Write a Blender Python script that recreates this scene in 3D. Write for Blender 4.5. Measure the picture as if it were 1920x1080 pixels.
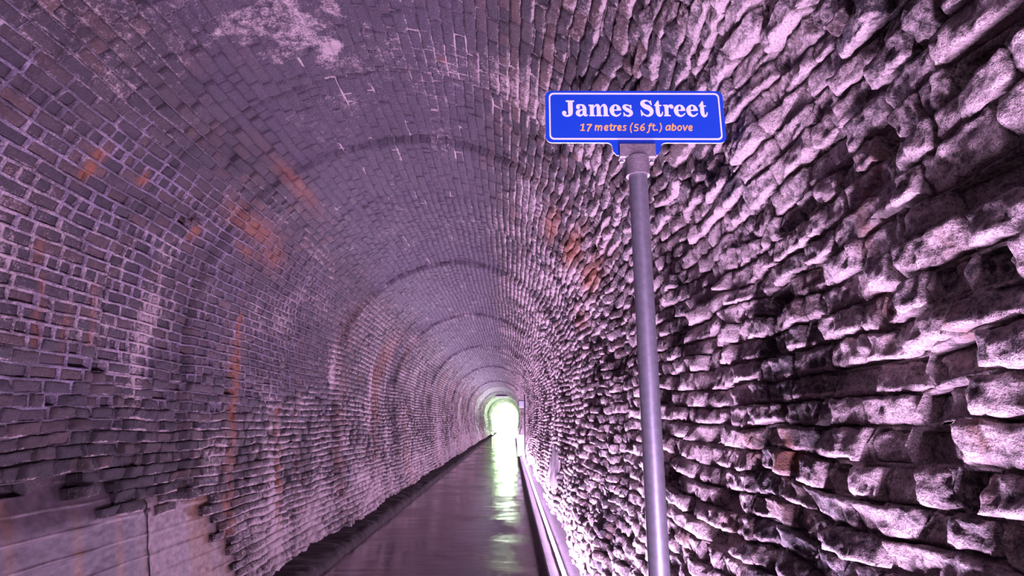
import bpy, bmesh, math, random
import numpy as np
from mathutils import Vector

rng = np.random.default_rng(7)
random.seed(7)
for o in list(bpy.data.objects):
    bpy.data.objects.remove(o)
scene = bpy.context.scene
COL = scene.collection

# ------------------------------------------------------------------ camera, world, lights, exposure
F, PITCH, YAW, CAMZ = 1073.0, math.radians(13.1), math.radians(-0.21), 1.6
cam_data = bpy.data.cameras.new('camera')
cam = bpy.data.objects.new('camera', cam_data)
COL.objects.link(cam)
cam_data.sensor_width = 36.0
cam_data.lens = F / 1920 * 36.0
cam_data.clip_start, cam_data.clip_end = 0.02, 600
cam.location = (0, 0, CAMZ)
cam.rotation_euler = (math.pi / 2 + PITCH, 0, YAW)
scene.camera = cam

world = bpy.data.worlds.new('overcast_sky')
scene.world = world
world.use_nodes = True
wn = world.node_tree
wbg = wn.nodes['Background']
wbg.inputs['Color'].default_value = (0.82, 1.0, 0.74, 1)
wbg.inputs['Strength'].default_value = 105.0
world.cycles.sampling_method = 'NONE'

LED_VIOLET = (0.86, 0.565, 1.0)
LED_STRENGTH = 680.0
LED_GREEN = (0.72, 0.95, 0.72)

scene.view_settings.view_transform = 'Standard'
scene.view_settings.look = 'None'
scene.view_settings.exposure = 0.0
scene.view_settings.gamma = 1.0
scene.view_settings.use_curve_mapping = False
scene.cycles.use_denoising = True
scene.cycles.max_bounces = 5
scene.cycles.diffuse_bounces = 3
scene.cycles.glossy_bounces = 3
scene.cycles.sample_clamp_indirect = 6.0
scene.cycles.caustics_reflective = False
scene.cycles.caustics_refractive = False

# ------------------------------------------------------------------ tunnel geometry
CX, R, ZS, END, BACK = -0.90, 1.80, 2.30, 86.0, -16.0
KB = 4.7e-5
def bend(y):
    y = np.maximum(np.asarray(y, float), 0)
    return KB * y * y
_zw = np.linspace(-0.02, ZS, 60)
_half = R - 0.32 * ((ZS - _zw) / ZS) ** 2
_th = np.linspace(math.pi, 0, 240)[1:-1]
_px = np.concatenate([CX - _half, CX + R * np.cos(_th), (CX + _half)[::-1]])
_pz = np.concatenate([_zw, ZS + R * np.sin(_th), _zw[::-1]])
_ds = np.hypot(np.diff(_px), np.diff(_pz))
_s = np.concatenate([[0], np.cumsum(_ds)])
LTOT = _s[-1]
L1 = _s[59]
_tx, _tz = np.gradient(_px, _s), np.gradient(_pz, _s)
_tl = np.hypot(_tx, _tz); _tx, _tz = _tx / _tl, _tz / _tl
_nx, _nz = _tz, -_tx                       # points into the tunnel

def surf(s, y, h):
    x, z = np.interp(s, _s, _px), np.interp(s, _s, _pz)
    nx, nz = np.interp(s, _s, _nx), np.interp(s, _s, _nz)
    return np.stack([x + nx * h + bend(y), np.asarray(y, float) + 0 * x, z + nz * h], -1)
def phi(s): return np.degrees((np.asarray(s) - L1) / R)

cP, sP = math.cos(PITCH), math.sin(PITCH)
def ray(u, v):
    up = 540.0 - v
    dx, dy, dz = (u - 960.0), F * cP - up * sP, F * sP + up * cP
    c, s = math.cos(YAW), math.sin(YAW)
    return np.array([dx * c - dy * s, dx * s + dy * c, dz])
def hit(u, v):
    """where the line of sight through a pixel meets the lining: (arc length, depth)"""
    d = ray(u, v)
    g = _px * d[2] - (_pz - CAMZ) * d[0]
    best = None
    for i in range(len(g) - 1):
        if g[i] * g[i + 1] <= 0:
            f = g[i] / (g[i] - g[i + 1] + 1e-12)
            x = _px[i] + f * (_px[i + 1] - _px[i]); z = _pz[i] + f * (_pz[i + 1] - _pz[i]) - CAMZ
            t = (x * d[0] + z * d[2]) / (d[0] ** 2 + d[2] ** 2 + 1e-12)
            if t > 0: best = (_s[i] + f * (_s[i + 1] - _s[i]), t * d[1])
    return best

# ------------------------------------------------------------------ noise fields
def _hash(ix, iy, seed):
    n = (ix.astype(np.int64) * 374761393 + iy.astype(np.int64) * 668265263 + seed * 974634777) & 0x7fffffff
    n = ((n ^ (n >> 13)) * 1274126177) & 0x7fffffff
    n = (n ^ (n >> 16)) & 0xffffff
    return n / float(0xffffff)
def vn(x, y, seed=0):
    x, y = np.asarray(x, float), np.asarray(y, float)
    ix, iy = np.floor(x), np.floor(y)
    fx, fy = x - ix, y - iy
    fx, fy = fx * fx * (3 - 2 * fx), fy * fy * (3 - 2 * fy)
    a, b = _hash(ix, iy, seed), _hash(ix + 1, iy, seed)
    c, d = _hash(ix, iy + 1, seed), _hash(ix + 1, iy + 1, seed)
    return (a + (b - a) * fx) * (1 - fy) + (c + (d - c) * fx) * fy
def fbm(x, y, seed=0, o=3):
    r, a, t = 0, 1.0, 0
    for k in range(o):
        r = r + a * vn(x * 2 ** k, y * 2 ** k, seed + 17 * k); t += a; a *= 0.55
    return r / t
def sm(x, a, b):
    t = np.clip((np.asarray(x, float) - a) / (b - a), 0, 1)
    return t * t * (3 - 2 * t)
def band(x, a, b, w): return sm(x, a - w, a + w) * (1 - sm(x, b - w, b + w))

# zones of the lining
def z_net(s, y):
    p = phi(s) + 10 * (fbm(s * 1.3, y * 0.8, 5) - 0.5)
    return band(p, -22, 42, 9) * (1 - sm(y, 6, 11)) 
def z_crown(s, y): return band(phi(s) + 14 * (fbm(s, y * 0.7, 6) - 0.5), 50, 112, 8)
def z_open(s, y): return band(phi(s) + 10 * (fbm(s * 2, y * 1.5, 8) - .5), 41, 61, 4) * (1 - sm(y, 4.2, 5.6))
def z_right(s): return sm(phi(s), 118, 150)
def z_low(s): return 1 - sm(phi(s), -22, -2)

RINGS = [-2.0, 1.2, 2.6, 3.75, 4.8, 6.9, 9.0, 11.2, 13.6, 16.2, 19.5, 23, 27, 32, 37, 43, 50, 58, 67, 77, 200]
RSTEP = [0, .01, -.012, .012, -.026, .012, -.02, .018, -.024, .015, -.028, .016, -.024, .02, -.026, .018, -.03, .02, -.03, .02, 0]
def ring_step(y, s):
    i = np.clip(np.searchsorted(RINGS, np.asarray(y) + 0.10 * (fbm(s * 1.1, y * 0 + 2, 41) - .5)), 0, len(RSTEP) - 1)
    return np.array(RSTEP)[i]
def seam(y, s):
    y = np.asarray(y); r = 0
    for q, k in ((3.75, .8), (4.8, 1.0), (6.9, .8), (9.0, .6)):
        r = r + k * .05 * np.exp(-((y - q + .10 * (fbm(s * 1.1, y * 0 + 2, 41) - .5)) / .028) ** 2) * sm(vn(s * .9, q + 0 * y, 42), .35, .6)
    return r
def relief(s, y):
    w = 0.35 + 1.0 * z_right(s) + 0.7 * z_low(s)
    w = w * (1 - .55 * sm(phi(s), 222, 248))
    return 0.07 * w * (fbm(s * 1.3, y * 1.0, 11) - 0.5) + (.035 + .012 * z_right(s)) * w * (fbm(s * 4.0, y * 3.0, 12, 2) - 0.5) + ring_step(y, s) * np.where(np.asarray(y) > 6, 1.5, 1.0) - seam(y, s)
def warp(s, y):
    w = 0.5 + 0.9 * z_right(s) + 0.5 * z_low(s)
    s2 = s + 0.075 * w * (fbm(s * 0.5, y * 0.8, 21) - .5) + .022 * w * (vn(s * 7, y * 4.5, 22) - .5)
    y2 = y + 0.05 * w * (vn(s * 6, y * 4, 23) - .5)
    return np.clip(s2, 0, LTOT), y2

# stains: rust spots and streaks (places read off the lining)
SPOTS = [(165, 318, .075, .035, 1.0), (268, 336, .055, .04, .9), (185, 292, .05, .05, .8), (372, 440, .07, .05, .7), (70, 470, .09, .03, .6),
         (440, 690, .16, .05, .8), (120, 620, .2, .03, .4), (1075, 470, .12, .35, .75), (1110, 520, .14, .35, .75), (1035, 425, .10, .3, .65), (1090, 600, .15, .2, .5),
         (1625, 320, .1, .03, .5), (1605, 370, .12, .03, .6), (1620, 460, .2, .03, .5), (1480, 850, .09, .05, .5), (1400, 830, .07, .07, .5),
         (1360, 990, .1, .08, .4), (1840, 700, .25, .015, .6), (1650, 560, .1, .02, .5), (1290, 1010, .1, .08, .4), (480, 430, .12, .3, .6), (560, 350, .08, .35, .5), (510, 480, .15, .2, .5),
         (830, 110, .04, .03, .6), (1085, 290, .05, .04, .7), (430, 860, .12, .06, .6), (420, 950, .1, .06, .6), (460, 470, .05, .12, .6)]
STREAKS = [(452, 590, 436, 800, .05, .75), (436, 800, 425, 1000, .06, .45), (523, 760, 522, 1000, .05, .7), (760, 760, 760, 880, .16, .55), (705, 690, 705, 880, .16, .35),
           (575, 640, 570, 960, .06, .25), (640, 700, 640, 930, .09, .3), (70, 520, 60, 640, .03, .5), (175, 540, 160, 640, .03, .4), (830, 730, 830, 860, .3, .35)]
_SP = [(*hit(a, b), rs, ry, k) for a, b, rs, ry, k in SPOTS]
_ST = [(*hit(a, b), *hit(c, d), w, k) for a, b, c, d, w, k in STREAKS]
def rust(s, y):
    r = np.zeros(np.broadcast(s, y).shape)
    for s0, y0, rs, ry, k in _SP:
        r = np.maximum(r, k * np.exp(-((s - s0) / rs) ** 2 - ((y - y0) / (ry * max(1, y0 / 3))) ** 2))
    for s0, y0, s1, y1, w, k in _ST:
        dx, dy = s1 - s0, y1 - y0
        t = np.clip(((s - s0) * dx + (y - y0) * dy) / (dx * dx + dy * dy), 0, 1)
        yy = y0 + t * dy + .06 * (vn(s * 3, s * 0, 33) - .5)
        r = np.maximum(r, k * np.exp(-((y - yy) / w) ** 2) * (abs(s - s0 - t * dx) < .03))
    # faint iron streaks further in
    far = sm(y, 7, 10) * (1 - sm(phi(s), 20, 50)) * sm(vn(y * 1.6, s * 0.25, 35), .62, .85) * .38
    r = np.maximum(r, far)
    return np.clip(r, 0, 1)
_PLASTER = hit(545, 50)
def white(s, y):
    p = phi(s)
    w = 0.30 + 0 * p + 0 * y
    w = w + 0.15 * z_right(s) - 0.04 * sm(p, 170, 225)
    w = w + 0.14 * sm(p, 178, 205) * (1 - sm(y, 1.3, 1.9))  # bright pool of light low on the near right wall, painted as extra white
    w = w + 0.25 * (1 - sm(p, -62, -35)) * sm(y, 3.4, 4.6)
    w = w - 0.10 * z_crown(s, y) - 0.10 * z_net(s, y)
    w = w - 0.04 * band(p, -40, -12, 8) * (1 - sm(y, 4.2, 6))
    d = np.hypot((s - _PLASTER[0]) / .34, (y - _PLASTER[1]) / .36)
    w = w + 0.36 * (1 - sm(d + 1.9 * (fbm(s * 6, y * 5, 44) - .5), .5, 1.2))
    w = w + 0.55 * (fbm(s * 2.2, y * 1.7, 45) - 0.5)
    # white lime runs down the walls
    w = w + 0.22 * sm(vn(y * 2.6, s * .35, 48), .66, .9) * (1 - sm(abs(p - 90), 90, 60))
    return np.clip(w, 0, 1)
def soot(s, y):
    c = z_crown(s, y)
    return np.clip(0.85 * c + 0.25 * z_net(s, y) * (1 - c) + .0 * band(phi(s), -45, -10, 10) * (1 - sm(y, 4, 6)), 0, 1)
def wear_light(s, y):
    o = np.ones(np.broadcast(s, y).shape + (4,))
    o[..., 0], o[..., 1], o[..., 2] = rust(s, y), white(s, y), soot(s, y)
    return o

# ------------------------------------------------------------------ materials
def mat(name):
    m = bpy.data.materials.new(name); m.use_nodes = True
    nt = m.node_tree
    return m, nt, nt.nodes, nt.links, nt.nodes['Principled BSDF']
def simple(name, col, rough=.5, metal=0.0, noise=0.0, scale=30, bump=0.0):
    m, nt, N, L, b = mat(name)
    b.inputs['Roughness'].default_value = rough; b.inputs['Metallic'].default_value = metal
    b.inputs['Base Color'].default_value = (*col, 1)
    if noise or bump:
        g = N.new('ShaderNodeNewGeometry'); n = N.new('ShaderNodeTexNoise')
        n.inputs['Scale'].default_value = scale; n.inputs['Detail'].default_value = 6
        L.new(g.outputs['Position'], n.inputs['Vector'])
        if noise:
            r = N.new('ShaderNodeValToRGB')
            r.color_ramp.elements[0].position, r.color_ramp.elements[1].position = .3, .7
            r.color_ramp.elements[0].color = (*[c * (1 - noise) for c in col], 1)
            r.color_ramp.elements[1].color = (*[min(1, c * (1 + noise)) for c in col], 1)
            L.new(n.outputs[0], r.inputs[0]); L.new(r.outputs[0], b.inputs['Base Color'])
        if bump:
            bp = N.new('ShaderNodeBump'); bp.inputs['Strength'].default_value = bump; bp.inputs['Distance'].default_value = .004
            L.new(n.outputs[0], bp.inputs['Height']); L.new(bp.outputs[0], b.inputs['Normal'])
    return m

def masonry(name, mortar=False):
    m, nt, N, L, b = mat(name)
    def math_(op, a, c, clamp=False):
        n = N.new('ShaderNodeMath'); n.operation = op; n.use_clamp = clamp
        for i, v in enumerate((a, c)):
            if isinstance(v, (int, float)): n.inputs[i].default_value = v
            else: L.new(v, n.inputs[i])
        return n.outputs[0]
    def mix(f, a, c):
        n = N.new('ShaderNodeMix'); n.data_type = 'RGBA'
        for i, v in ((0, f), (6, a), (7, c)):
            if isinstance(v, (int, float)): n.inputs[i].default_value = v
            elif isinstance(v, tuple): n.inputs[i].default_value = (*v, 1)
            else: L.new(v, n.inputs[i])
        return n.outputs[2]
    def noise(scale, det, rough=.6):
        n = N.new('ShaderNodeTexNoise'); n.inputs['Scale'].default_value = scale
        n.inputs['Detail'].default_value = det; n.inputs['Roughness'].default_value = rough
        L.new(g.outputs['Position'], n.inputs['Vector']); return n.outputs[0]
    def ramp(v, a, c):
        n = N.new('ShaderNodeMapRange'); n.interpolation_type = 'SMOOTHSTEP'
        n.inputs[1].default_value, n.inputs[2].default_value = a, c
        L.new(v, n.inputs[0]); return n.outputs[0]
    g = N.new('ShaderNodeNewGeometry')
    at = N.new('ShaderNodeAttribute'); at.attribute_name = 'tint'
    aw = N.new('ShaderNodeAttribute'); aw.attribute_name = 'wear_light'
    sp = N.new('ShaderNodeSeparateColor'); L.new(aw.outputs['Color'], sp.inputs[0])
    rust_, white_, soot_ = sp.outputs[0], sp.outputs[1], sp.outputs[2]
    n1, n2, n3 = noise(19, 6, .7), noise(85, 4, .75), noise(170, 3, .7)
    base = at.outputs['Color']
    base = mix(math_('MULTIPLY', soot_, .92), base, (.105, .083, .125))
    dark = mix(.6, base, (.02, .015, .018))
    base = mix(ramp(n2, .42, .58), dark, base)
    base = mix(math_('MULTIPLY', ramp(n1, .58, .40), .6), base, dark)
    # pale lime crust, also carrying the light painted into the white channel
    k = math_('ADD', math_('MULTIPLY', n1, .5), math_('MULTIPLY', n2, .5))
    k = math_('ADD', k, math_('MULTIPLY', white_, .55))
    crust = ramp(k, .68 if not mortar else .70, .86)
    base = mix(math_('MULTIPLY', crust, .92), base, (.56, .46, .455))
    base = mix(math_('MULTIPLY', ramp(n3, .50, .62), .6), base, dark)
    rf = math_('MULTIPLY', rust_, ramp(math_('ADD', n1, math_('MULTIPLY', rust_, .25)), .40, .66))
    base = mix(rf, base, (.29, .10, .04))
    L.new(base, b.inputs['Base Color'])
    r = N.new('ShaderNodeMapRange'); r.inputs[3].default_value, r.inputs[4].default_value = .34, .75
    L.new(n1, r.inputs[0]); L.new(r.outputs[0], b.inputs['Roughness'])
    b.inputs['Specular IOR Level'].default_value = .45
    hh = math_('ADD', math_('MULTIPLY', n2, .6), math_('MULTIPLY', n1, .9))
    bp = N.new('ShaderNodeBump'); bp.inputs['Strength'].default_value = 1.0; bp.inputs['Distance'].default_value = .022
    L.new(hh, bp.inputs['Height']); L.new(bp.outputs[0], b.inputs['Normal'])
    return m

M_BRICK = masonry('weathered_brick')
M_MORTAR = masonry('lime_mortar', True)

def floor_material():
    m, nt, N, L, b = mat('wet_floor')
    g = N.new('ShaderNodeNewGeometry')
    mp = N.new('ShaderNodeMapping'); mp.inputs['Scale'].default_value = (.9, 2.6, 1)
    L.new(g.outputs['Position'], mp.inputs['Vector'])
    n = N.new('ShaderNodeTexNoise'); n.inputs['Scale'].default_value = 1.6; n.inputs['Detail'].default_value = 6
    L.new(mp.outputs[0], n.inputs['Vector'])
    n2 = N.new('ShaderNodeTexNoise'); n2.inputs['Scale'].default_value = .9; n2.inputs['Detail'].default_value = 5
    L.new(g.outputs['Position'], n2.inputs['Vector'])
    n3 = N.new('ShaderNodeTexNoise'); n3.inputs['Scale'].default_value = 60; n3.inputs['Detail'].default_value = 3
    L.new(g.outputs['Position'], n3.inputs['Vector'])
    cr = N.new('ShaderNodeValToRGB')
    cr.color_ramp.elements[0].position, cr.color_ramp.elements[1].position = .3, .75
    cr.color_ramp.elements[0].color, cr.color_ramp.elements[1].color = (.09, .058, .06, 1), (.19, .125, .13, 1)
    L.new(n2.outputs[0], cr.inputs[0]); L.new(cr.outputs[0], b.inputs['Base Color'])
    rr = N.new('ShaderNodeMapRange'); rr.inputs[1].default_value, rr.inputs[2].default_value = .40, .62
    rr.inputs[3].default_value, rr.inputs[4].default_value = .07, .24
    L.new(n2.outputs[0], rr.inputs[0]); L.new(rr.outputs[0], b.inputs['Roughness'])
    ad = N.new('ShaderNodeMath'); ad.operation = 'MULTIPLY_ADD'
    L.new(n3.outputs[0], ad.inputs[0]); ad.inputs[1].default_value = .03; L.new(n.outputs[0], ad.inputs[2])
    bp = N.new('ShaderNodeBump'); bp.inputs['Strength'].default_value = .3; bp.inputs['Distance'].default_value = .02
    L.new(ad.outputs[0], bp.inputs['Height']); L.new(bp.outputs[0], b.inputs['Normal'])
    b.inputs['Specular IOR Level'].default_value = .5
    return m
M_FLOOR = floor_material()
M_KERB = simple('kerb_concrete', (.10, .085, .105), .55, 0, .25, 14, .4)
M_GUTTER = simple('wet_dark_stone', (.017, .012, .011), .9, 0, .5, 22, .8)
M_GALV = simple('galvanised_steel', (.36, .36, .42), .42, .75, .12, 60)
M_CAST = simple('cast_aluminium', (.30, .26, .29), .6, .5, .3, 220, .5)
M_BLUE = simple('blue_sheeting', (.003, .062, .56), .45)
M_EDGE = simple('bare_sheet_edge', (.85, .82, .85), .4)
M_WHITE = simple('white_sheeting', (.80, .90, .95), .5)
M_ORANGE = simple('orange_sheeting', (.95, .50, .13), .5)
M_ALU = simple('aluminium_channel', (.5, .48, .55), .4, .6)
M_CAB = simple('white_enamel', (.86, .84, .88), .4)
M_GREYBOX = simple('grey_blue_plastic', (.42, .45, .58), .5)
M_DARK = simple('dark_metal', (.05, .05, .055), .5, .3)
M_IRON = simple('rusted_iron', (.05, .03, .028), .7, .2, .5, 80, .8)
M_LEAF = simple('green_leaves', (.15, .36, .05), .6)
M_BARK = simple('bark', (.12, .09, .06), .8, 0, .3, 20)
M_GRASS = simple('grass', (.14, .30, .05), .8, 0, .3, 3)
M_GRAVEL = simple('gravel_path', (.42, .40, .36), .8, 0, .2, 12)
def emis(name, col, st):
    m, nt, N, L, b = mat(name)
    b.inputs['Base Color'].default_value = (.8, .8, .8, 1)
    b.inputs['Emission Color'].default_value = (*col, 1); b.inputs['Emission Strength'].default_value = st
    return m
M_LED = emis('violet_led_diffuser', LED_VIOLET, LED_STRENGTH)
M_LEDG = emis('green_white_led_diffuser', LED_GREEN, LED_STRENGTH * .8)
M_LAMP = emis('white_lamp', (1, .95, 1), 14)

def concrete_material():
    m, nt, N, L, b = mat('stained_concrete')
    g = N.new('ShaderNodeNewGeometry')
    aw = N.new('ShaderNodeAttribute'); aw.attribute_name = 'tint'
    n = N.new('ShaderNodeTexNoise'); n.inputs['Scale'].default_value = 16; n.inputs['Detail'].default_value = 8; n.inputs['Roughness'].default_value = .7
    L.new(g.outputs['Position'], n.inputs['Vector'])
    mx = N.new('ShaderNodeMix'); mx.data_type = 'RGBA'; mx.blend_type = 'MULTIPLY'; mx.inputs[0].default_value = 1
    r = N.new('ShaderNodeValToRGB')
    r.color_ramp.elements[0].position, r.color_ramp.elements[1].position = .32, .68
    r.color_ramp.elements[0].color, r.color_ramp.elements[1].color = (.45, .45, .45, 1), (1.35, 1.3, 1.3, 1)
    L.new(n.outputs[0], r.inputs[0]); L.new(aw.outputs['Color'], mx.inputs[6]); L.new(r.outputs[0], mx.inputs[7])
    L.new(mx.outputs[2], b.inputs['Base Color'])
    b.inputs['Roughness'].default_value = .5
    bp = N.new('ShaderNodeBump'); bp.inputs['Strength'].default_value = .4; bp.inputs['Distance'].default_value = .006
    L.new(n.outputs[0], bp.inputs['Height']); L.new(bp.outputs[0], b.inputs['Normal'])
    return m
M_CONC = concrete_material()

# ------------------------------------------------------------------ object helpers
def link(name, me, parent=None, m=None):
    o = bpy.data.objects.new(name, me); COL.objects.link(o)
    if parent: o.parent = parent
    if m and me is not None and not me.materials: me.materials.append(m)
    return o
def empty(name, loc=(0, 0, 0)):
    o = bpy.data.objects.new(name, None); COL.objects.link(o); o.location = loc; o.empty_display_size = .1
    return o
def tag(o, label=None, cat=None, group=None, kind=None):
    if label: o['label'] = label
    if cat: o['category'] = cat
    if group: o['group'] = group
    if kind: o['kind'] = kind
    return o
def quads_mesh(name, v, q, m, attrs=None, smooth=True):
    me = bpy.data.meshes.new(name)
    v = np.ascontiguousarray(v, np.float32); q = np.ascontiguousarray(q, np.int32)
    me.vertices.add(len(v)); me.vertices.foreach_set('co', v.ravel())
    me.loops.add(q.size); me.loops.foreach_set('vertex_index', q.ravel())
    me.polygons.add(len(q))
    me.polygons.foreach_set('loop_start', np.arange(0, q.size, 4, dtype=np.int32))
    me.polygons.foreach_set('use_smooth', np.full(len(q), smooth))
    me.update(calc_edges=True)
    for k, a in (attrs or {}).items():
        at = me.attributes.new(k, 'FLOAT_COLOR', 'POINT')
        at.data.foreach_set('color', np.ascontiguousarray(a, np.float32).ravel())
    me.materials.append(m)
    return me
def bm_obj(name, bm, m, parent=None, smooth=False):
    me = bpy.data.meshes.new(name); bm.to_mesh(me); bm.free()
    for p in me.polygons: p.use_smooth = smooth
    return link(name, me, parent, m)
def box(bm, x0, x1, y0, y1, z0, z1, bev=0):
    r = bmesh.ops.create_cube(bm, size=1)
    for v in r['verts']:
        v.co = ((x0 + x1) / 2 + v.co.x * (x1 - x0), (y0 + y1) / 2 + v.co.y * (y1 - y0), (z0 + z1) / 2 + v.co.z * (z1 - z0))
    if bev:
        es = list({e for v in r['verts'] for e in v.link_edges})
        bmesh.ops.bevel(bm, geom=es, offset=bev, segments=2, affect='EDGES', profile=.6)
def lathe(bm, prof, seg=32, c=(0, 0)):
    rings = [[bm.verts.new((c[0] + r * math.cos(2 * math.pi * k / seg), c[1] + r * math.sin(2 * math.pi * k / seg), z)) for k in range(seg)] for r, z in prof]
    for a, b in zip(rings, rings[1:]):
        for k in range(seg): bm.faces.new((a[k], a[(k + 1) % seg], b[(k + 1) % seg], b[k]))
    bm.faces.new(rings[-1]); bm.faces.new(rings[0][::-1])

# ------------------------------------------------------------------ bricks
COURSE = LTOT / round(LTOT / 0.0785)
NC = round(LTOT / COURSE)
S0, S1, Y0, Y1 = [], [], [], []
for i in range(NC):
    y = -1.5 - random.random() * .2
    yy = [y]
    header = i % 5 == 2
    while y < END:
        l = (.105 if header or random.random() < .16 else .208) * random.uniform(.93, 1.07)
        if y > 45: l = .21 * random.uniform(.93, 1.07) * (1 if y < 60 else 1.6)
        y += l; yy.append(min(y, END))
    yy = np.array(yy)
    S0.append(np.full(len(yy) - 1, i * COURSE)); S1.append(np.full(len(yy) - 1, (i + 1) * COURSE))
    Y0.append(yy[:-1]); Y1.append(yy[1:])
S0, S1, Y0, Y1 = map(np.concatenate, (S0, S1, Y0, Y1))
SC, YC = (S0 + S1) / 2, (Y0 + Y1) / 2

# concrete repairs: bricks are left out there
def poly_of(pts): return np.array([hit(*p) for p in pts])
def inside(P, s, y):
    r = np.zeros(len(s), bool)
    for (s0, y0), (s1, y1) in zip(P, np.roll(P, -1, 0)):
        c = ((y0 > y) != (y1 > y)) & (s < (s1 - s0) * (y - y0) / (y1 - y0 + 1e-12) + s0)
        r ^= c
    return r
PL = poly_of([(4, 925), (60, 928), (150, 912), (215, 918), (238, 955), (285, 975), (318, 948), (345, 942), (392, 962), (412, 1010), (455, 1072)])
PL = np.vstack([PL, [[0, PL[-1, 1] + .1], [0, 1.3], [PL[0, 0], 1.3]]])
pr = poly_of([(1029, 845), (1049, 848), (1047, 908), (1029, 905)])
PR = np.array([[pr[:, 0].min(), pr[:, 1].min()], [pr[:, 0].max(), pr[:, 1].min()], [pr[:, 0].max(), pr[:, 1].max()], [pr[:, 0].min(), pr[:, 1].max()]])
keep = ~(inside(PL, SC + .15 * (rng.random(len(SC)) - .5), YC + .34 * (rng.random(len(SC)) - .5)) | inside(PR, SC, YC))
S0, S1, Y0, Y1, SC, YC = (a[keep] for a in (S0, S1, Y0, Y1, SC, YC))
NB = len(SC)
zr, zl, zc, zn = z_right(SC), z_low(SC), z_crown(SC, YC), z_net(SC, YC)
# per brick: how far it stands out, its tilt and its colour
HB = (.005 + .008 * zr + .010 * zl - .003 * zc) * rng.normal(0, 1, NB)
HB += .008 * z_open(SC, YC) * rng.normal(0, 1, NB)
HB = np.clip(HB, -.045, .035)
HB -= .012 * zn
pit = (rng.random(NB) < (.035 * zr + .03 * zl + .006) * (1 - zc)) & (YC < 30)
HB[pit] -= rng.uniform(.03, .07, pit.sum())
for u, v, dep in [(1750, 690, .06), (1760, 720, .055), (1740, 760, .05), (1800, 890, .09), (1790, 930, .08), (1700, 800, .05), (365, 410, .12), (355, 418, .12), (1870, 480, .06),
                  (1890, 60, .07), (1905, 110, .07), (1880, 330, .06), (1830, 520, .04), (1560, 880, .05), (1330, 980, .05), (395, 760, .05), (20, 960, .09), (30, 985, .1), (160, 905, .04)]:
    h0 = hit(u, v)
    j = np.argmin(np.hypot((SC - h0[0]), (YC - h0[1]) * .6)); HB[j] = -dep
TA = rng.normal(0, 1, NB) * (.003 + .006 * zr + .004 * zl)
TB = rng.normal(0, 1, NB) * (.002 + .006 * zr + .005 * zl)
pal = np.array([(.155, .115, .115), (.115, .09, .10), (.20, .13, .12), (.10, .085, .10), (.16, .125, .13), (.24, .15, .13), (.085, .07, .08)])
TINT = .62 * pal[rng.integers(0, len(pal), NB)] * rng.uniform(.75, 1.3, (NB, 1))
reddish = (sm(rust(SC, YC), .15, .5))[:, None]
TINT = TINT * (1 - .5 * reddish) + np.array((.26, .13, .09)) * .5 * reddish
RI = np.clip(np.searchsorted(RINGS, YC), 0, len(RINGS) - 1)
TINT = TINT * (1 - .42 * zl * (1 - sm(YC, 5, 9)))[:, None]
TINT = TINT * np.array([1, .9, 1.05, 1.0, .82, 1.1, .78, 1.2, .8, 1.15, .75, 1.2, .8, 1.1, .75, 1.2, .8, 1.1, .8, 1, 1])[RI][:, None]
DIST = np.linalg.norm(surf(SC, YC, 0) - np.array([0, 0, CAMZ]), axis=1)

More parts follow.
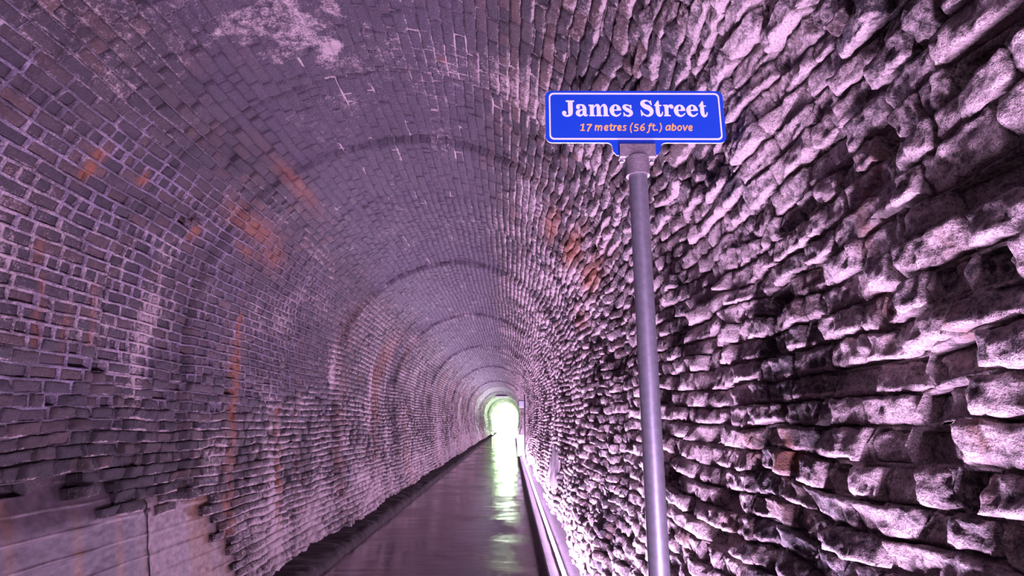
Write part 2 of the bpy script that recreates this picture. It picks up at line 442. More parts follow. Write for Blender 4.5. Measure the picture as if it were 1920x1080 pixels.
def brick_block(idx, na, nb, smooth=True):
    """vertices (n, P, 3), quads for one brick, wear, tint"""
    ga, gb = np.meshgrid(np.arange(na + 3), np.arange(nb + 3), indexing='ij')
    a = np.clip((ga - 1) / na, 0, 1) * 2 - 1; b_ = np.clip((gb - 1) / nb, 0, 1) * 2 - 1
    rim = (ga == 0) | (ga == na + 2) | (gb == 0) | (gb == nb + 2)
    corner = ((ga == 0) | (ga == na + 2)) & ((gb == 0) | (gb == nb + 2))
    ok = ~corner
    num = -np.ones(ga.shape, int); num[ok] = np.arange(ok.sum())
    Q = []
    for i in range(na + 2):
        for j in range(nb + 2):
            q = [num[i, j], num[i, j + 1], num[i + 1, j + 1], num[i + 1, j]]
            if min(q) >= 0: Q.append(q)
    Q = np.array(Q)
    a, b_, rim = a[ok], b_[ok], rim[ok]
    rough = (.10 + .26 * (1 - zc[idx]) + .9 * z_right(SC[idx]) + .6 * z_low(SC[idx]))[:, None]
    k = .035 if na >= 4 else 0.0
    aa = a[None] * (1 - k * b_[None] ** 2 * .6); bb = b_[None] * (1 - k * a[None] ** 2)
    gap = .0042 + .001 * rough - .0032 * zc[idx][:, None]
    ls, ly = (S1 - S0)[idx][:, None] / 2 - gap, (Y1 - Y0)[idx][:, None] / 2 - gap
    s, y = SC[idx][:, None] + bb * ls, YC[idx][:, None] + aa * ly
    jx = YC[idx][:, None] * 7.3
    if na >= 4:
        e = np.maximum(abs(a), abs(b_))[None] > .95
        s = s + e * .010 * rough * (vn(s * 40 + jx, y * 40, 51) - .5)
        y = y + e * .012 * rough * (vn(s * 40 + jx, y * 40, 52) - .5)
    rel, (s, y) = relief(SC[idx][:, None] + 0 * s, y), warp(s, y)
    h = rel + HB[idx][:, None] + TA[idx][:, None] * aa + TB[idx][:, None] * bb
    if na >= 2:
        h = h + .018 * rough * (fbm(s * 17 + jx, y * 11, 53, 3) - .5) + .017 * rough * (fbm(s * 34 + jx, y * 30, 56, 2) - .5) + .010 * rough * (vn(s * 55, y * 50, 55) - .5) * (na >= 8)
        ed = np.minimum((1 - abs(a)) * na / 2, (1 - abs(b_)) * nb / 2)[None]
        if na >= 4: h = h - (ed < .5) * (.001 + .005 * rough)
    h = np.where(rim[None], rel - .075, h)
    h = np.where(rim[None] & (HB[idx] < -.04)[:, None], rel - .13, h)
    W = wear_light(s, y)
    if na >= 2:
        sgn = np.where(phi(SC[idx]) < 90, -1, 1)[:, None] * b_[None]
        W[..., 1] = np.clip(W[..., 1] + ((.42 + .2 * z_low(s)) * (sgn > .6) - .06) * (1 - z_crown(s, y)) * vn(s * 9 + jx, y * 9, 57), 0, 1)  # lower lips: lime deposit plus light from below painted into the colour
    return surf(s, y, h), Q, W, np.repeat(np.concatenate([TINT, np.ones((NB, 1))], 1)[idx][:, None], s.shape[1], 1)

LOD = np.full(NB, 4)
LOD[DIST < 42] = 3; LOD[DIST < 15] = 2; LOD[DIST < 6.5] = 1; LOD[(DIST < 2.6) & (SC > LTOT / 2)] = 0
GRID = {0: (20, 8), 1: (8, 4), 2: (4, 2), 3: (2, 1), 4: (1, 1)}
# which wall a brick belongs to
PH = phi(SC)
WALL = np.where(PH < 40, 0, np.where(PH <= 130, 1, 2))
# size of each brick in the view, for the ones that become objects of their own
def project(P):
    d = P - np.array([0, 0, CAMZ])
    c, s = math.cos(YAW), math.sin(YAW)
    x, y = d[..., 0] * c + d[..., 1] * s, -d[..., 0] * s + d[..., 1] * c
    fz = y * cP + d[..., 2] * sP; up = -y * sP + d[..., 2] * cP
    fz = np.where(fz > .05, fz, .05)
    return 960 + F * x / fz, 540 - F * up / fz, fz
ca = [project(surf(s, y, 0)) for s, y in ((S0, Y0), (S0, Y1), (S1, Y1), (S1, Y0))]
U, V, FZ = (np.stack([c[k] for c in ca], 1) for k in range(3))
area = .5 * abs(sum(U[:, i] * V[:, (i + 1) % 4] - U[:, (i + 1) % 4] * V[:, i] for i in range(4)))
vis = (U.mean(1) > -30) & (U.mean(1) < 1950) & (V.mean(1) > -30) & (V.mean(1) < 1110) & (FZ.min(1) > .3)
area = np.where(vis, area, 0)

# ------------------------------------------------------------------ the setting: mortar beds with their bricks
def mortar_block(idx, na, nb):
    pa = np.concatenate([np.linspace(-1, 1, na + 1)[:-1], np.ones(nb), np.linspace(1, -1, na + 1)[:-1], -np.ones(nb)])
    pb = np.concatenate([-np.ones(na), np.linspace(-1, 1, nb + 1)[:-1], np.ones(na), np.linspace(1, -1, nb + 1)[:-1]])
    P = len(pa)
    ls, ly = (S1 - S0)[idx][:, None] / 2, (Y1 - Y0)[idx][:, None] / 2
    net = z_net(SC[idx], YC[idx])[:, None]; cr = z_crown(SC[idx], YC[idx])[:, None]
    zrr, zll = z_right(SC[idx])[:, None], z_low(SC[idx])[:, None]
    out = []
    for ring in range(3):
        gin = 0 if ring == 0 else .0065 + .002 * net
        s, y = SC[idx][:, None] + pb[None] * (ls - gin), YC[idx][:, None] + pa[None] * (ly - gin)
        if ring: s = s + .006 * (vn(s * 31, y * 23, 61) - .5); y = y + .006 * (vn(s * 33, y * 29, 62) - .5)
        rel, (s, y) = relief(SC[idx][:, None] + 0 * s, y) if ring else relief(s, y), warp(s, y)
        hj = -.007 + .012 * net - (.023 - .021 * ((abs(pa) > .99) & (abs(pb) < .95))[None]) * zrr * (1 - .3 * cr) - .024 * zll - .022 * z_open(SC[idx], YC[idx])[:, None] + .007 * cr + .008 * (1 - .7 * cr) * (fbm(s * 9, y * 7, 63, 2) - .5)
        h = rel + hj - (0 * cr, .004 * (1 - cr), .10 + 0 * cr)[ring]
        out.append((s, y, h))
    s, y, h = (np.concatenate([o[k] for o in out], 1) for k in range(3))
    i = np.arange(P); j = (i + 1) % P
    Q = np.concatenate([np.stack([i, i + P, j + P, j], 1), np.stack([i + P, i + 2 * P, j + 2 * P, j + P], 1)])
    w = wear_light(s, y)
    n4 = np.concatenate([net] * 3, 1) if net.shape[1] > 1 else net
    w[..., 1] = np.clip(w[..., 1] + .16 * n4 + .22 * band(phi(s), 92, 135, 8) * (1 - sm(y, 3.5, 5)), 0, 1)
    cs = z_crown(s, y) * sm(vn(s * 11, y * 4, 64), .84, .92)
    w[..., 1] = np.clip(w[..., 1] + .7 * cs, 0, 1)
    w[..., 2] *= (1 - .8 * n4) * (1 - cs)
    t = np.ones(s.shape + (4,)); n4 = n4 * (.35 + .9 * sm(fbm(s * 7, y * 6, 65), .3, .7))
    t[..., :3] = np.array((.085, .07, .075)) + n4[..., None] * (np.array((.15, .125, .18)) + (1 - sm(y, 3.2, 6))[..., None] * np.array((.13, .113, .15)))
    return surf(s, y, h), Q, w, t

def joined(blocks):
    VV, QQ, WW, TT, off = [], [], [], [], 0
    for v, q, w, t in blocks:
        n, P = v.shape[:2]
        VV.append(v.reshape(-1, 3)); WW.append(w.reshape(-1, 4)); TT.append(t.reshape(-1, 4))
        QQ.append((q[None] + (off + np.arange(n) * P)[:, None, None]).reshape(-1, 4)); off += n * P
    return np.concatenate(VV), np.concatenate(QQ), {'wear_light': np.concatenate(WW), 'tint': np.concatenate(TT)}

def backing(s0, s1):
    """the solid lining behind the bricks, from end to end of the tunnel"""
    blocks = []
    for ya, yb, dep, st in ((BACK, -1.55, -.01, .5), (-1.55, 42, -.125, .5), (42, END, -.035, 1.0)):
        ss = np.linspace(s0, s1, max(8, int((s1 - s0) / .12))); yy = np.linspace(ya, yb, int((yb - ya) / st) + 1)
        s, y = np.meshgrid(ss, yy, indexing='ij')
        v = surf(s, y, dep).reshape(1, -1, 3)
        n = len(yy); I, J = np.meshgrid(np.arange(len(ss) - 1), np.arange(n - 1), indexing='ij')
        k = (I * n + J).ravel()
        q = np.stack([k, k + 1, k + n + 1, k + n], 1)
        w = wear_light(s, y).reshape(1, -1, 4)
        t = np.ones((1, s.size, 4)); t[..., :3] = (.14, .11, .115)
        blocks.append((v, q, w, t))
    return blocks

NAMES = ['wall_left', 'ceiling', 'wall_right']
LAB = ['rough brick wall on the long side of the tunnel away from the street sign', 'sooty brick vault curving over the tunnel path',
       'crumbling brick wall close behind the street sign post']
CUT = [0, L1 + math.radians(40) * R, L1 + math.radians(130) * R, LTOT]
WALLS = []
for w in range(3):
    mine = np.where(WALL == w)[0]
    mb = backing(CUT[w], CUT[w + 1])
    near = mine[(DIST[mine] < 42)]
    d = DIST[near]
    for sel, g in ((near[d < 7], (5, 2)), (near[d >= 7], (1, 1))):
        if len(sel): mb.append(mortar_block(sel, *g))
    v, q, at = joined(mb)
    wo = link(NAMES[w], quads_mesh(NAMES[w], v, q, M_MORTAR, at))
    tag(wo, LAB[w], None, None, 'structure'); WALLS.append(wo)
    order = mine[np.argsort(-area[mine])][:300]
    single = np.zeros(NB, bool); single[order] = True
    for lod, (na, nb) in GRID.items():
        idx = order[LOD[order] == lod]
        if not len(idx): continue
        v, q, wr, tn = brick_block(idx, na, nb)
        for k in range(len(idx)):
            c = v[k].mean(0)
            me = quads_mesh('brick', v[k] - c, q, M_BRICK, {'wear_light': wr[k], 'tint': tn[k]})
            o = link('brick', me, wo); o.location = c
    bl = []
    for lod, (na, nb) in GRID.items():
        idx = mine[(LOD[mine] == lod) & ~single[mine]]
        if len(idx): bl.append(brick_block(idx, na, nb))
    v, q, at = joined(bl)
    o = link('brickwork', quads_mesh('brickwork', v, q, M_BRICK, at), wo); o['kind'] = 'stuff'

# concrete repair panels low in the left wall, and one in the right wall
def panel(name, parent, s0, s1, y0, y1, hfun, tfun, ns, ny):
    s, y = np.meshgrid(np.linspace(s0, s1, ns), np.linspace(y0, y1, ny), indexing='ij')
    h = hfun(s, y)
    I, J = np.meshgrid(np.arange(ns - 1), np.arange(ny - 1), indexing='ij'); k = (I * ny + J).ravel()
    t = np.ones(s.shape + (4,)); t[..., :3] = tfun(s, y)
    v = surf(s, y, h).reshape(-1, 3); c = v.mean(0)
    o = link(name, quads_mesh(name, v - c, np.stack([k, k + 1, k + ny + 1, k + ny], 1), M_CONC, {'tint': t.reshape(-1, 4)}), parent)
    o.location = c
    return o
def h_left(s, y, r=1.0):
    h = -.045 - .08 * sm(s, 1.02, 1.30) + .012 * (fbm(s * 3, y * 3, 71) - .5)
    ph = (s + .006 * (vn(y * 6, y * 0, 72) - .5) + .01 * (y - 3)) / .145
    h = h + .010 * np.exp(-((ph - np.round(ph)) * .145 / .006) ** 2) * vn(s * 3, y * 5, 73)
    lump = np.exp(-((s - .78) / .12) ** 2 - ((y - 2.75) / .14) ** 2) + np.exp(-((s - .5) / .2) ** 2 - ((y - 3.1) / .22) ** 2)
    h = h + lump * .05 * fbm(s * 14, y * 14, 74) * r + .006 * r * (fbm(s * 30, y * 30, 75, 2) - .5)
    return h
def t_left(s, y):
    st = sm(vn(y * 8.0, s * .35, 76), .55, .85)[..., None]
    ph = (s + .006 * (vn(y * 6, y * 0, 72) - .5) + .01 * (y - 3)) / .145
    ln = (np.exp(-((ph - np.round(ph)) * .145 / .007) ** 2) * sm(vn(s * 3, y * 4, 73), .2, .6))[..., None]
    wt = sm(vn(y * 9.0, s * .5, 77), .7, .9)[..., None]
    b = np.array((.062, .048, .056)) * (1 - st) + np.array((.12, .065, .034)) * st
    b = b + ln * np.array((.10, .085, .085))
    return b * (1 - .5 * wt) + np.array((.17, .14, .14)) * .5 * wt
def t_mid(s, y):
    st = sm(vn(y * 6.0, s * .9, 78), .35, .8)[..., None]
    return np.array((.14, .105, .105)) * (1 - st) + np.array((.14, .085, .055)) * st
ysplit = hit(287, 1010)[1]
panel('concrete_panel', WALLS[0], 0, 1.42, 1.2, ysplit + .02, h_left, t_left, 220, 170)
panel('concrete_panel', WALLS[0], 0, 1.25, ysplit + .004, PL[:, 1].max() + .15, lambda s, y: h_left(s, y, 1.6) + .007, t_mid, 120, 90)
panel('concrete_panel', WALLS[2], PR[:, 0].min() - .04, PR[:, 0].max() + .04, PR[:, 1].min() - .1, PR[:, 1].max() + .1,
      lambda s, y: .0 + relief(s, y) + .004 * (fbm(s * 9, y * 9, 79) - .5), lambda s, y: np.full(s.shape + (3,), .13) * np.array((1, .9, .95)), 24, 40)

# floor, kerbs, added cap behind, portal
def sweep(name, prof, y0, y1, st, m, parent=None, jit=None, smooth=False, closed=False):
    """prof: list of (x, z) along the section; swept along the tunnel"""
    yy = np.linspace(y0, y1, max(2, int((y1 - y0) / st) + 1)); n = len(yy)
    P = np.array(prof, float)
    if closed: P = np.vstack([P, P[:1]])
    v = np.zeros((len(P), n, 3)); v[..., 0] = P[:, :1] + bend(yy)[None]; v[..., 1] = yy[None]; v[..., 2] = P[:, 1:]
    if jit is not None: v = jit(v)
    I, J = np.meshgrid(np.arange(len(P) - 1), np.arange(n - 1), indexing='ij'); k = (I * n + J).ravel()
    q = np.stack([k, k + n, k + n + 1, k + 1], 1)
    return link(name, quads_mesh(name, v.reshape(-1, 3), q, m, None, smooth), parent)
tag(sweep('floor', [(-2.6, 0), (.9, 0)], BACK, END, .5, M_FLOOR), 'wet dark paved path running down the tunnel', None, None, 'structure')
def rough_kerb(v):
    y, x = v[..., 1], v[..., 0] - bend(v[..., 1])
    k = sm(-x, 1.99, 2.06)
    v[..., 0] += .05 * (fbm(y * 2.3, x * 3, 81) - .5) * (x < -2.0) * (x > -2.13)
    v[..., 2] += (.075 * (fbm(y * 7, x * 14, 82, 4) - .5) + .012 * (vn(y * 31, x * 50, 83) - .5)) * (v[..., 2] > .01)
    v[..., 2] = np.maximum(v[..., 2], 0)
    return v
tag(sweep('trim_1', [(-2.02, 0), (-2.035, .035), (-2.05, .06), (-2.075, .078), (-2.12, .088), (-2.17, .092), (-2.23, .098), (-2.50, .10)], BACK, END, .03, M_GUTTER, None, rough_kerb, True),
    'rough dark wet kerb at the foot of the far side wall', None, None, 'structure')
KX, KZ = .34, .25
tag(sweep('trim_2', [(KX, 0), (KX, KZ - .02), (KX + .006, KZ - .006), (KX + .02, KZ), (.60, KZ), (.95, KZ)], BACK, END, .5, M_KERB),
    'raised concrete kerb carrying the light strip and the sign post', None, None, 'structure')
bm = bmesh.new()
box(bm, CX - 2.2, CX + 2.2, BACK - .3, BACK, -.1, 4.4)  # unseen cap added so no sky light enters from behind
tag(bm_obj('sky_light_cap', bm, M_GUTTER), 'unseen dark cap added behind the camera to keep sky light out', None, None, 'structure')
# stone surround around the mouth of the tunnel, seen from the far side only
ss = np.linspace(0, LTOT, 60)
a_ = surf(ss, np.full(60, END), -.0); b__ = surf(ss, np.full(60, END + .02), -.9); b__[:, 2] = np.maximum(b__[:, 2], 0)
c_ = b__ + np.array([0, -.9, 0])
k = np.arange(59)
tag(link('wall_portal', quads_mesh('wall_portal', np.concatenate([a_, b__, c_]), np.concatenate([np.stack([k, k + 60, k + 61, k + 1], 1), np.stack([k + 60, k + 120, k + 121, k + 61], 1)]), M_KERB)),
    'stone face around the bright mouth of the tunnel', None, None, 'structure')

# ------------------------------------------------------------------ light strips on the kerb
LX, LW = .487, .015
def strip(label, y0, y1, m):
    t = tag(empty('led_light_strip', (LX + float(bend(y0)), y0, KZ)), label, 'light strip')
    inv = -np.array([LX + float(bend(y0)), y0, KZ])
    def off(v): return v + inv
    sweep('housing', [(LX - LW - .006, KZ), (LX - LW - .006, KZ + .014), (LX - LW, KZ + .014), (LX - LW, KZ + .010), (LX + LW, KZ + .010), (LX + LW, KZ + .014), (LX + LW + .006, KZ + .014), (LX + LW + .006, KZ)],
          y0, y1, 1.0, M_ALU, t, off)
    sweep('diffuser', [(LX - LW, KZ + .0115), (LX - LW * .8, KZ + .019), (LX - LW * .35, KZ + .024), (LX + LW * .35, KZ + .024), (LX + LW * .8, KZ + .019), (LX + LW, KZ + .0115)], y0, y1, .6, m, t, off)
strip('long glowing violet-white light strip set on the concrete kerb', BACK + .3, 23.1, M_LED)
strip('glowing light strip on the kerb beyond the white cabinet', 24.4, 58.0, M_LED)
strip('greenish white light strip on the kerb near the tunnel mouth', 58.1, 85.0, M_LEDG)

# ------------------------------------------------------------------ street sign
PX, PY = .421, 1.75
sign = tag(empty('street_sign', (PX, PY, KZ)), 'blue street name sign on a grey metal post in front of the crumbling wall', 'sign')
def sp(name, bm, m, smooth=False):
    o = bm_obj(name, bm, m, sign, smooth); o.location = (-PX, -PY, -KZ); return o
ZTOP = 2.435
bm = bmesh.new(); lathe(bm, [(.0302, KZ), (.0302, ZTOP)], 40, (PX, PY)); sp('post', bm, M_GALV, True).data.set_sharp_from_angle(angle=.6)
bm = bmesh.new(); lathe(bm, [(.0345, KZ), (.0345, KZ + .05), (.031, KZ + .054)], 32, (PX, PY)); sp('base_flange', bm, M_GALV)
# cast bracket: collar round the post top, saddle with a front and a back jaw
bm = bmesh.new()
lathe(bm, [(.0385, 2.385), (.0385, 2.448), (.030, 2.456)], 36, (PX, PY))
sp('collar', bm, M_CAST, True).data.set_sharp_from_angle(angle=.6)
SY = PY - .004                                # front face of the sheet
bm = bmesh.new()
box(bm, PX - .060, PX + .060, SY - .0165, SY - .0005, 2.446, 2.493, .003)
box(bm, PX - .060, PX + .060, SY + .0065, SY + .020, 2.446, 2.493, .003)
sp('jaw', bm, M_CAST)
for dx in (-.05, .05):
    bm = bmesh.new(); lathe(bm, [(.006, 2.438), (.006, 2.446), (.004, 2.4465)], 10, (PX + dx, SY + .013)); sp('bolt', bm, M_GALV)
KXX, KZZ = 1 / 556.0, 1 / 504.0
UC, VC = 1190.5, 218.0
ZC = 2.600
def P2(u, v): return PX + (u - UC) * KXX, ZC - (v - VC) * KZZ
def outline():
    W, H, r = .302, .0965, .022
    pts = []
    def arc(cx, cz, a0, a1, rr, n=7):
        for i in range(n): t = math.radians(a0 + (a1 - a0) * i / (n - 1)); pts.append((cx + rr * math.cos(t), cz + rr * math.sin(t)))
    arc(PX - W + r, ZC + H - r, 180, 90, r); arc(PX + W - r, ZC + H - r, 90, 0, r); arc(PX + W - r, ZC - H + r, 0, -90, r)
    zb = ZC - H
    arc(PX + .098, zb - .018, 90, 180, .018, 6)
    pts.extend([(PX + .078, zb - .032), (PX + .068, zb - .045), (PX - .068, zb - .045), (PX - .078, zb - .032)])
    arc(PX - .098, zb - .018, 0, 90, .018, 6)
    arc(PX - W + r, ZC - H + r, -90, -180, r)
    return pts
def plate(name, pts, y0, y1, mf, me_):
    bm = bmesh.new()
    f = [bm.verts.new((x, y0, z)) for x, z in pts]; b = [bm.verts.new((x, y1, z)) for x, z in pts]
    fa = bm.faces.new(f); fb = bm.faces.new(b[::-1])
    n = len(pts)
    for i in range(n):
        bm.faces.new((f[i], b[i], b[(i + 1) % n], f[(i + 1) % n])).material_index = 1
    bmesh.ops.recalc_face_normals(bm, faces=bm.faces)
    o = sp(name, bm, mf); o.data.materials.append(me_); return o
plate('sign_panel', outline(), SY, SY + .005, M_BLUE, M_EDGE)
def rrect(u0, v0, u1, v1, r):
    x0, z0 = P2(u0, v1); x1, z1 = P2(u1, v0); pts = []
    for cx, cz, a in ((x1 - r, z1 - r, 0), (x0 + r, z1 - r, 90), (x0 + r, z0 + r, 180), (x1 - r, z0 + r, 270)):
        for i in range(7): t = math.radians(a + 15 * i); pts.append((cx + r * math.cos(t), cz + r * math.sin(t)))
    return pts
def flat(name, polys, m, yf):
    bm = bmesh.new()
    for pts in polys:
        vs = [bm.verts.new((x, yf - 3e-6 * (len(bm.faces) % 90), z)) for x, z in pts]
        bm.faces.new(vs)
    bmesh.ops.recalc_face_normals(bm, faces=bm.faces)
    for f in bm.faces:
        if f.normal.y > 0: f.normal_flip()
    return sp(name, bm, m)
A, B = rrect(1029.5, 173.5, 1351.5, 261.5, .016), rrect(1032.3, 176.8, 1348.7, 258.2, .0125)
flat('border_line', [(A[i], A[(i + 1) % 28], B[(i + 1) % 28], B[i]) for i in range(28)], M_WHITE, SY - .0006)

# lettering drawn with broad-nib strokes; coordinates are twelfths of a sign unit, y down
def spline(pts, n=7):
    P = [np.array(p, float) for p in pts]
    if len(P) < 3: return P
    P = [2 * P[0] - P[1]] + P + [2 * P[-1] - P[-2]]
    out = []
    for i in range(1, len(P) - 2):
        a, b, c, d = P[i - 1:i + 3]
        for k in range(n):
            t = k / n
            out.append(.5 * (2 * b + (c - a) * t + (2 * a - 5 * b + 4 * c - d) * t * t + (3 * b - a - 3 * c + d) * t ** 3))
    out.append(P[-2]); return out
def stroke(pts, w=None, dx=0, dy=0, cap=False, curve=True):
    pts = [(p[0] + dx, p[1] + dy, p[2] if len(p) > 2 else w) for p in pts]
    c = spline(pts) if curve else [np.array(p, float) for p in pts]
    L_, R_ = [], []
    for i, p in enumerate(c):
        d = c[min(i + 1, len(c) - 1)][:2] - c[max(i - 1, 0)][:2]; d = d / (np.hypot(*d) + 1e-9)
        nrm = np.array([-d[1], d[0]]) * max(p[2], 2) / 2
        L_.append(p[:2] + nrm); R_.append(p[:2] - nrm)
    polys = [(L_[i], L_[i + 1], R_[i + 1], R_[i]) for i in range(len(c) - 1)]
    if cap:
        for p in (c[0], c[-1]): polys.append(disc(p[0], p[1], p[2] / 2, 10))
    return polys
def disc(x, y, r, n=18): return [(x + r * math.cos(2 * math.pi * i / n), y + r * math.sin(2 * math.pi * i / n)) for i in range(n)]
def rect(x0, y0, x1, y1): return [(x0, y0), (x1, y0), (x1, y1), (x0, y1)]
def sh(polys, dx, dy): return [[(p[0] + dx, p[1] + dy) for p in q] for q in polys]
def place(polys): return [[P2(1040 + p[0] / 12, 175 + p[1] / 12) for p in q] for q in polys]
gJ = [rect(302, 160, 410, 420), [(252, 155), (445, 155), (445, 188), (418, 194), (410, 206), (302, 206), (292, 194), (252, 188)]] + \
     stroke([(356, 410, 108), (350, 462, 92), (312, 500, 52), (255, 506, 40), (206, 478, 52), (190, 450, 30)]) + [disc(215, 440, 50)]
ga_ = [disc(528, 312, 46)] + stroke([(492, 318, 10), (515, 272, 44), (580, 258, 34), (640, 275, 60), (670, 330, 86), (672, 400, 88), (674, 465, 86), (700, 496, 50), (730, 490, 26), (752, 474, 14)]) + \
     stroke([(645, 362, 22), (590, 376, 40), (530, 412, 82), (524, 455, 94), (556, 496, 56), (600, 492, 42), (645, 455, 24)])
def arch(dx): return stroke([(884, 330, 12), (905, 290, 28), (940, 264, 44), (975, 272, 70), (993, 330, 88), (994, 400, 90), (994, 500, 90)], dx=dx)
gm = [rect(795, 255, 884, 500), [(765, 250), (884, 250), (884, 300), (795, 300), (790, 286), (765, 278)]] + arch(0) + arch(155) + \
     [[(775 + d, 515), (775 + d, 490), (800 + d, 482), (890 + d, 482), (912 + d, 490), (912 + d, 515)] for d in (0, 157, 313)]
ge = [rect(1335, 360, 1500, 388)] + stroke([(1452, 388, 96), (1447, 345, 96), (1428, 290, 62), (1380, 260, 32), (1326, 286, 60), (1293, 345, 98), (1292, 400, 100), (1315, 462, 78), (1380, 502, 46), (1440, 486, 34), (1492, 440, 24)])
gs = [[(1735, 256), (1738, 340), (1716, 340), (1690, 300), (1705, 258)], [(1550, 520), (1545, 425), (1562, 422), (1600, 480), (1572, 515)]] + \
     stroke([(1722, 325, 8), (1690, 280, 28), (1640, 260, 32), (1580, 276, 58), (1566, 312, 70), (1620, 358, 88), (1700, 400, 88), (1722, 450, 82), (1680, 498, 52), (1620, 500, 36), (1575, 462, 22), (1555, 430, 8)])
gS = [[(382, 155), (400, 268), (380, 272), (335, 205), (352, 172)], [(150, 525), (135, 378), (152, 374), (205, 470), (180, 500)]] + \
     stroke([(388, 265, 8), (350, 200, 28), (280, 166, 36), (205, 190, 76), (182, 240, 92), (240, 295, 108), (330, 335, 112), (382, 400, 98), (365, 470, 72), (300, 510, 44), (225, 490, 34), (172, 430, 22), (145, 380, 8)])
gt = [rect(500, 262, 615, 292), [(445, 278), (530, 165), (555, 165), (565, 290), (480, 292), (450, 288)]] + \
     stroke([(522, 270, 84), (524, 340, 90), (526, 430, 92), (548, 492, 74), (590, 500, 50), (622, 465, 32), (630, 415, 24)])
gr = [rect(680, 262, 766, 500), [(650, 258), (760, 258), (766, 300), (680, 304), (674, 290), (650, 284)], [(660, 520), (660, 496), (684, 488), (785, 488), (812, 496), (812, 520)], disc(842, 306, 45)] + \
     stroke([(764, 345, 10), (780, 295, 30), (820, 266, 36), (868, 285, 36)])
name_a = gJ + ga_ + gm + ge + gs
name_b = sh(gS + gt + gr, 1800, -8) + sh(ge, 1448, 2) + sh(ge, 1730, 2) + sh(gt, 2805, 2)
for part_ in (name_a, name_b): flat('street_name_lettering', place(part_), M_WHITE, SY - .0007)
K = 31
def st(p, w=K, dx=0, dy=0): return stroke(p, w, dx, dy, True)
e_ = [(1112, 783), (1160, 776), (1182, 745), (1158, 722), (1122, 745), (1110, 795), (1135, 828), (1178, 815)]
t1_ = [(1262, 690), (1248, 770), (1246, 812), (1262, 828), (1288, 824)]
small = st([(582, 716), (640, 692)], 24) + st([(640, 692), (614, 828)], 36) + st([(572, 830), (660, 830)], 24) + \
    st([(724, 702), (818, 698)], 30) + st([(818, 702), (768, 770), (732, 845)], 36) + \
    st([(918, 718), (900, 828)]) + st([(908, 770), (945, 728), (976, 740), (970, 790), (962, 828)]) + st([(972, 770), (1010, 728), (1044, 740), (1040, 790), (1032, 828)]) + \
    st(e_) + st(t1_) + st([(1220, 726), (1296, 723)], 24) + st([(1334, 722), (1315, 828)]) + st([(1322, 772), (1350, 732), (1380, 726)], 28) + st(e_, dx=296) + \
    st([(1594, 730), (1560, 724), (1536, 745), (1560, 775), (1580, 802), (1556, 828), (1514, 824)], 28) + \
    st([(1742, 664), (1700, 735), (1690, 805), (1704, 876)], 26) + st([(1862, 702), (1806, 702), (1794, 758), (1838, 764), (1856, 800), (1828, 832), (1772, 832)], 29)
s2 = st([(202, 692), (150, 724), (116, 785), (126, 822), (160, 834), (200, 802), (190, 766), (155, 764), (124, 788)], 29) + \
    st([(366, 686), (336, 694), (320, 745), (300, 835), (284, 872), (256, 882)], 29) + st([(296, 728), (446, 724)], 24) + st([(414, 694), (400, 770), (398, 812), (414, 828), (440, 824)], 29) + \
    [disc(484, 822, 19)] + st([(562, 674), (582, 740), (574, 806), (534, 872)], 26) + \
    st([(778, 736), (732, 726), (694, 762), (684, 806), (708, 828), (752, 800), (776, 745)], 29) + st([(784, 728), (766, 826)]) + \
    st([(846, 690), (818, 826)]) + st([(828, 770), (868, 728), (902, 752), (892, 806), (852, 832), (820, 822)], 29) + \
    st([(1000, 728), (956, 755), (946, 802), (974, 832), (1018, 808), (1030, 758), (1000, 728)], 29) + stroke([(1078, 724), (1100, 832)], 32, cap=True) + stroke([(1100, 832), (1168, 724)], 30, cap=True) + st(e_, dx=87, dy=8)
flat('distance_lettering', place(small + sh(s2, 1800, -6)), M_ORANGE, SY - .0007)

# ------------------------------------------------------------------ fittings further down the tunnel
YB = 23.4
bx = float(bend(YB))
cab = tag(empty('cabinet', (.42 + bx, YB, KZ)), 'white painted cabinet standing on the kerb in the middle distance', 'cabinet')
def rel(o, root): o.location = -Vector(root.location); return o
bm = bmesh.new(); box(bm, .26 + bx, .58 + bx, YB, YB + .7, KZ, 1.05, .012); rel(bm_obj('body', bm, M_CAB, cab), cab)
bm = bmesh.new(); box(bm, .28 + bx, .56 + bx, YB - .018, YB - .002, KZ + .06, 1.01, .006); d = rel(bm_obj('door', bm, M_CAB, cab), cab)
bm = bmesh.new(); box(bm, .30 + bx, .32 + bx, YB - .034, YB - .018, .58, .70, .004); bm_obj('handle', bm, M_DARK, d)
bm = bmesh.new(); box(bm, .255 + bx, .585 + bx, YB - .03, YB + .73, 1.051, 1.075, .006); rel(bm_obj('lid', bm, M_CAB, cab), cab)
YP = 22.6; bx = float(bend(YP))
post = tag(empty('box_post', (.546 + bx, YP, KZ)), 'thin dark post beside the white cabinet with a grey box at its top', 'post')
bm = bmesh.new(); lathe(bm, [(.030, KZ), (.030, KZ + .01), (.026, KZ + .015), (.026, 2.58), (.02, 2.6)], 16, (.546 + bx, YP)); rel(bm_obj('pole', bm, M_DARK, post), post)
bm = bmesh.new(); box(bm, .33 + bx, .52 + bx, YP - .07, YP + .07, 2.12, 2.36, .01); b_ = rel(bm_obj('box', bm, M_GREYBOX, post), post)
bm = bmesh.new(); box(bm, .32 + bx, .53 + bx, YP - .08, YP + .08, 2.362, 2.395, .006); bm_obj('lid', bm, M_DARK, b_)
bm = bmesh.new(); box(bm, .522 + bx, .56 + bx, YP - .02, YP + .02, 2.2, 2.24, .004); rel(bm_obj('bracket', bm, M_DARK, post), post)
YT = 18.2; bx = float(bend(YT))
fl = tag(empty('floodlight', (.575 + bx, YT, KZ)), 'small glowing lamp on the kerb just before the white cabinet', 'lamp')
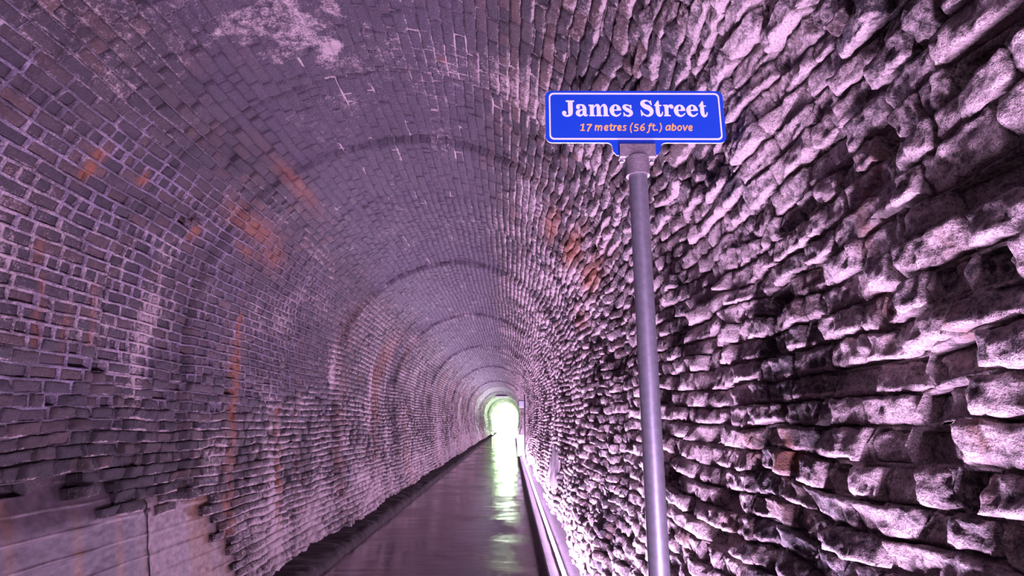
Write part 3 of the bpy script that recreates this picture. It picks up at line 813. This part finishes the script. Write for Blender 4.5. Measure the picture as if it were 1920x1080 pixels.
bm = bmesh.new(); box(bm, .55 + bx, .60 + bx, YT, YT + .05, KZ, KZ + .05, .004); rel(bm_obj('body', bm, M_DARK, fl), fl)
bm = bmesh.new(); lathe(bm, [(.028, KZ + .051), (.034, KZ + .075), (.026, KZ + .10), (.008, KZ + .112)], 16, (.575 + bx, YT + .025)); rel(bm_obj('lens', bm, M_LAMP, fl, True), fl)
YF = 66.0; bx = float(bend(YF))
fl = tag(empty('floodlight', (-2.12 + bx, YF, .13)), 'small white lamp at the foot of the far side wall near the tunnel mouth', 'lamp')
bm = bmesh.new(); box(bm, -2.22 + bx, -2.02 + bx, YF + .02, YF + .12, .13, .42, .01); rel(bm_obj('body', bm, M_DARK, fl), fl)
bm = bmesh.new(); box(bm, -2.21 + bx, -2.03 + bx, YF - .01, YF + .018, .15, .40, .01); rel(bm_obj('lens', bm, M_LAMP, fl), fl)
YC_ = 55.0; bx = float(bend(YC_))
cl = tag(empty('ceiling_light', (CX - .02 + bx, YC_, 4.05)), 'white bar light hung crosswise under the crown of the vault', 'ceiling light')
bm = bmesh.new(); box(bm, CX - .62 + bx, CX + .58 + bx, YC_, YC_ + .16, 3.92, 4.05, .008); rel(bm_obj('housing', bm, M_DARK, cl), cl)
bm = bmesh.new(); box(bm, CX - .60 + bx, CX + .56 + bx, YC_ - .01, YC_ + .15, 3.81, 3.918, .008); rel(bm_obj('diffuser', bm, M_CAB, cl), cl)
# iron bracket in the hole high on the left wall
hs, hy = hit(366, 417)
c = surf(np.array(hs), np.array(hy), np.array(-.035)); n = surf(np.array(hs), np.array(hy), np.array(1.0)) - surf(np.array(hs), np.array(hy), np.array(0.0))
ib = tag(empty('iron_bracket', tuple(c)), 'rusted iron bracket stuck in a missing-brick hole of the wall', 'bracket')
rotm = Vector((0, 0, 1)).rotation_difference(Vector(n)).to_euler()
bm = bmesh.new(); box(bm, -.028, .028, -.075, .075, -.03, .0, .004); o = bm_obj('plate', bm, M_IRON, ib); o.rotation_euler = rotm
bm = bmesh.new(); box(bm, -.012, .012, -.045, .045, .001, .038, .004); o = bm_obj('tongue', bm, M_IRON, ib); o.rotation_euler = rotm

# ------------------------------------------------------------------ outside, beyond the mouth
def ground(name, x0, x1, y0, y1, z, m, label):
    me = bpy.data.meshes.new(name); n = 12
    vs = [(x0 + (x1 - x0) * i / n, y0 + (y1 - y0) * j / n, z + .12 * math.sin(i * 2.1 + j * 1.3) * (z < -.01)) for i in range(n + 1) for j in range(n + 1)]
    me.from_pydata(vs, [], [(i * (n + 1) + j, (i + 1) * (n + 1) + j, (i + 1) * (n + 1) + j + 1, i * (n + 1) + j + 1) for i in range(n) for j in range(n)])
    return tag(link(name, me, None, m), label, None, None, 'structure')
ground('ground', -30, 30, END, 150, -.16, M_GRASS, 'sunlit grass outside the mouth of the tunnel')
ground('path', -2.3, 1.2, END - .1, 150, .0, M_GRAVEL, 'pale path running on outside the mouth of the tunnel')
def tree(x, y, hgt, rad, label):
    t = tag(empty('tree', (x, y, -.1)), label, 'tree', 'trees outside the tunnel mouth')
    bm = bmesh.new(); lathe(bm, [(.22, -.2), (.16, hgt * .3), (.10, hgt * .6), (.03, hgt * .9)], 10); bm_obj('trunk', bm, M_BARK, t)
    n = 700
    c = rng.normal(0, 1, (n, 3)); c /= np.linalg.norm(c, axis=1)[:, None]; c *= (rng.random((n, 1)) ** .4) * np.array((rad, rad, hgt * .42)); c[:, 2] += hgt * .58
    a = rng.normal(0, .22, (n, 3)); b = rng.normal(0, .22, (n, 3))
    v = np.stack([c - a, c + b, c + a, c - b], 1).reshape(-1, 3)
    o = link('crown', quads_mesh('crown', v, np.arange(4 * n).reshape(-1, 4), M_LEAF, None, False), t); o['kind'] = 'stuff'
for i, (x, y, h, r) in enumerate([(-5.5, 100, 7, 2.6), (-3.4, 134, 9, 3.0), (3.2, 142, 9, 3.2), (4.6, 104, 7, 2.6), (-9, 118, 8, 3), (9, 122, 8, 3)]):
    tree(x, y, h, r, 'green leafy tree in full daylight beyond the tunnel mouth')
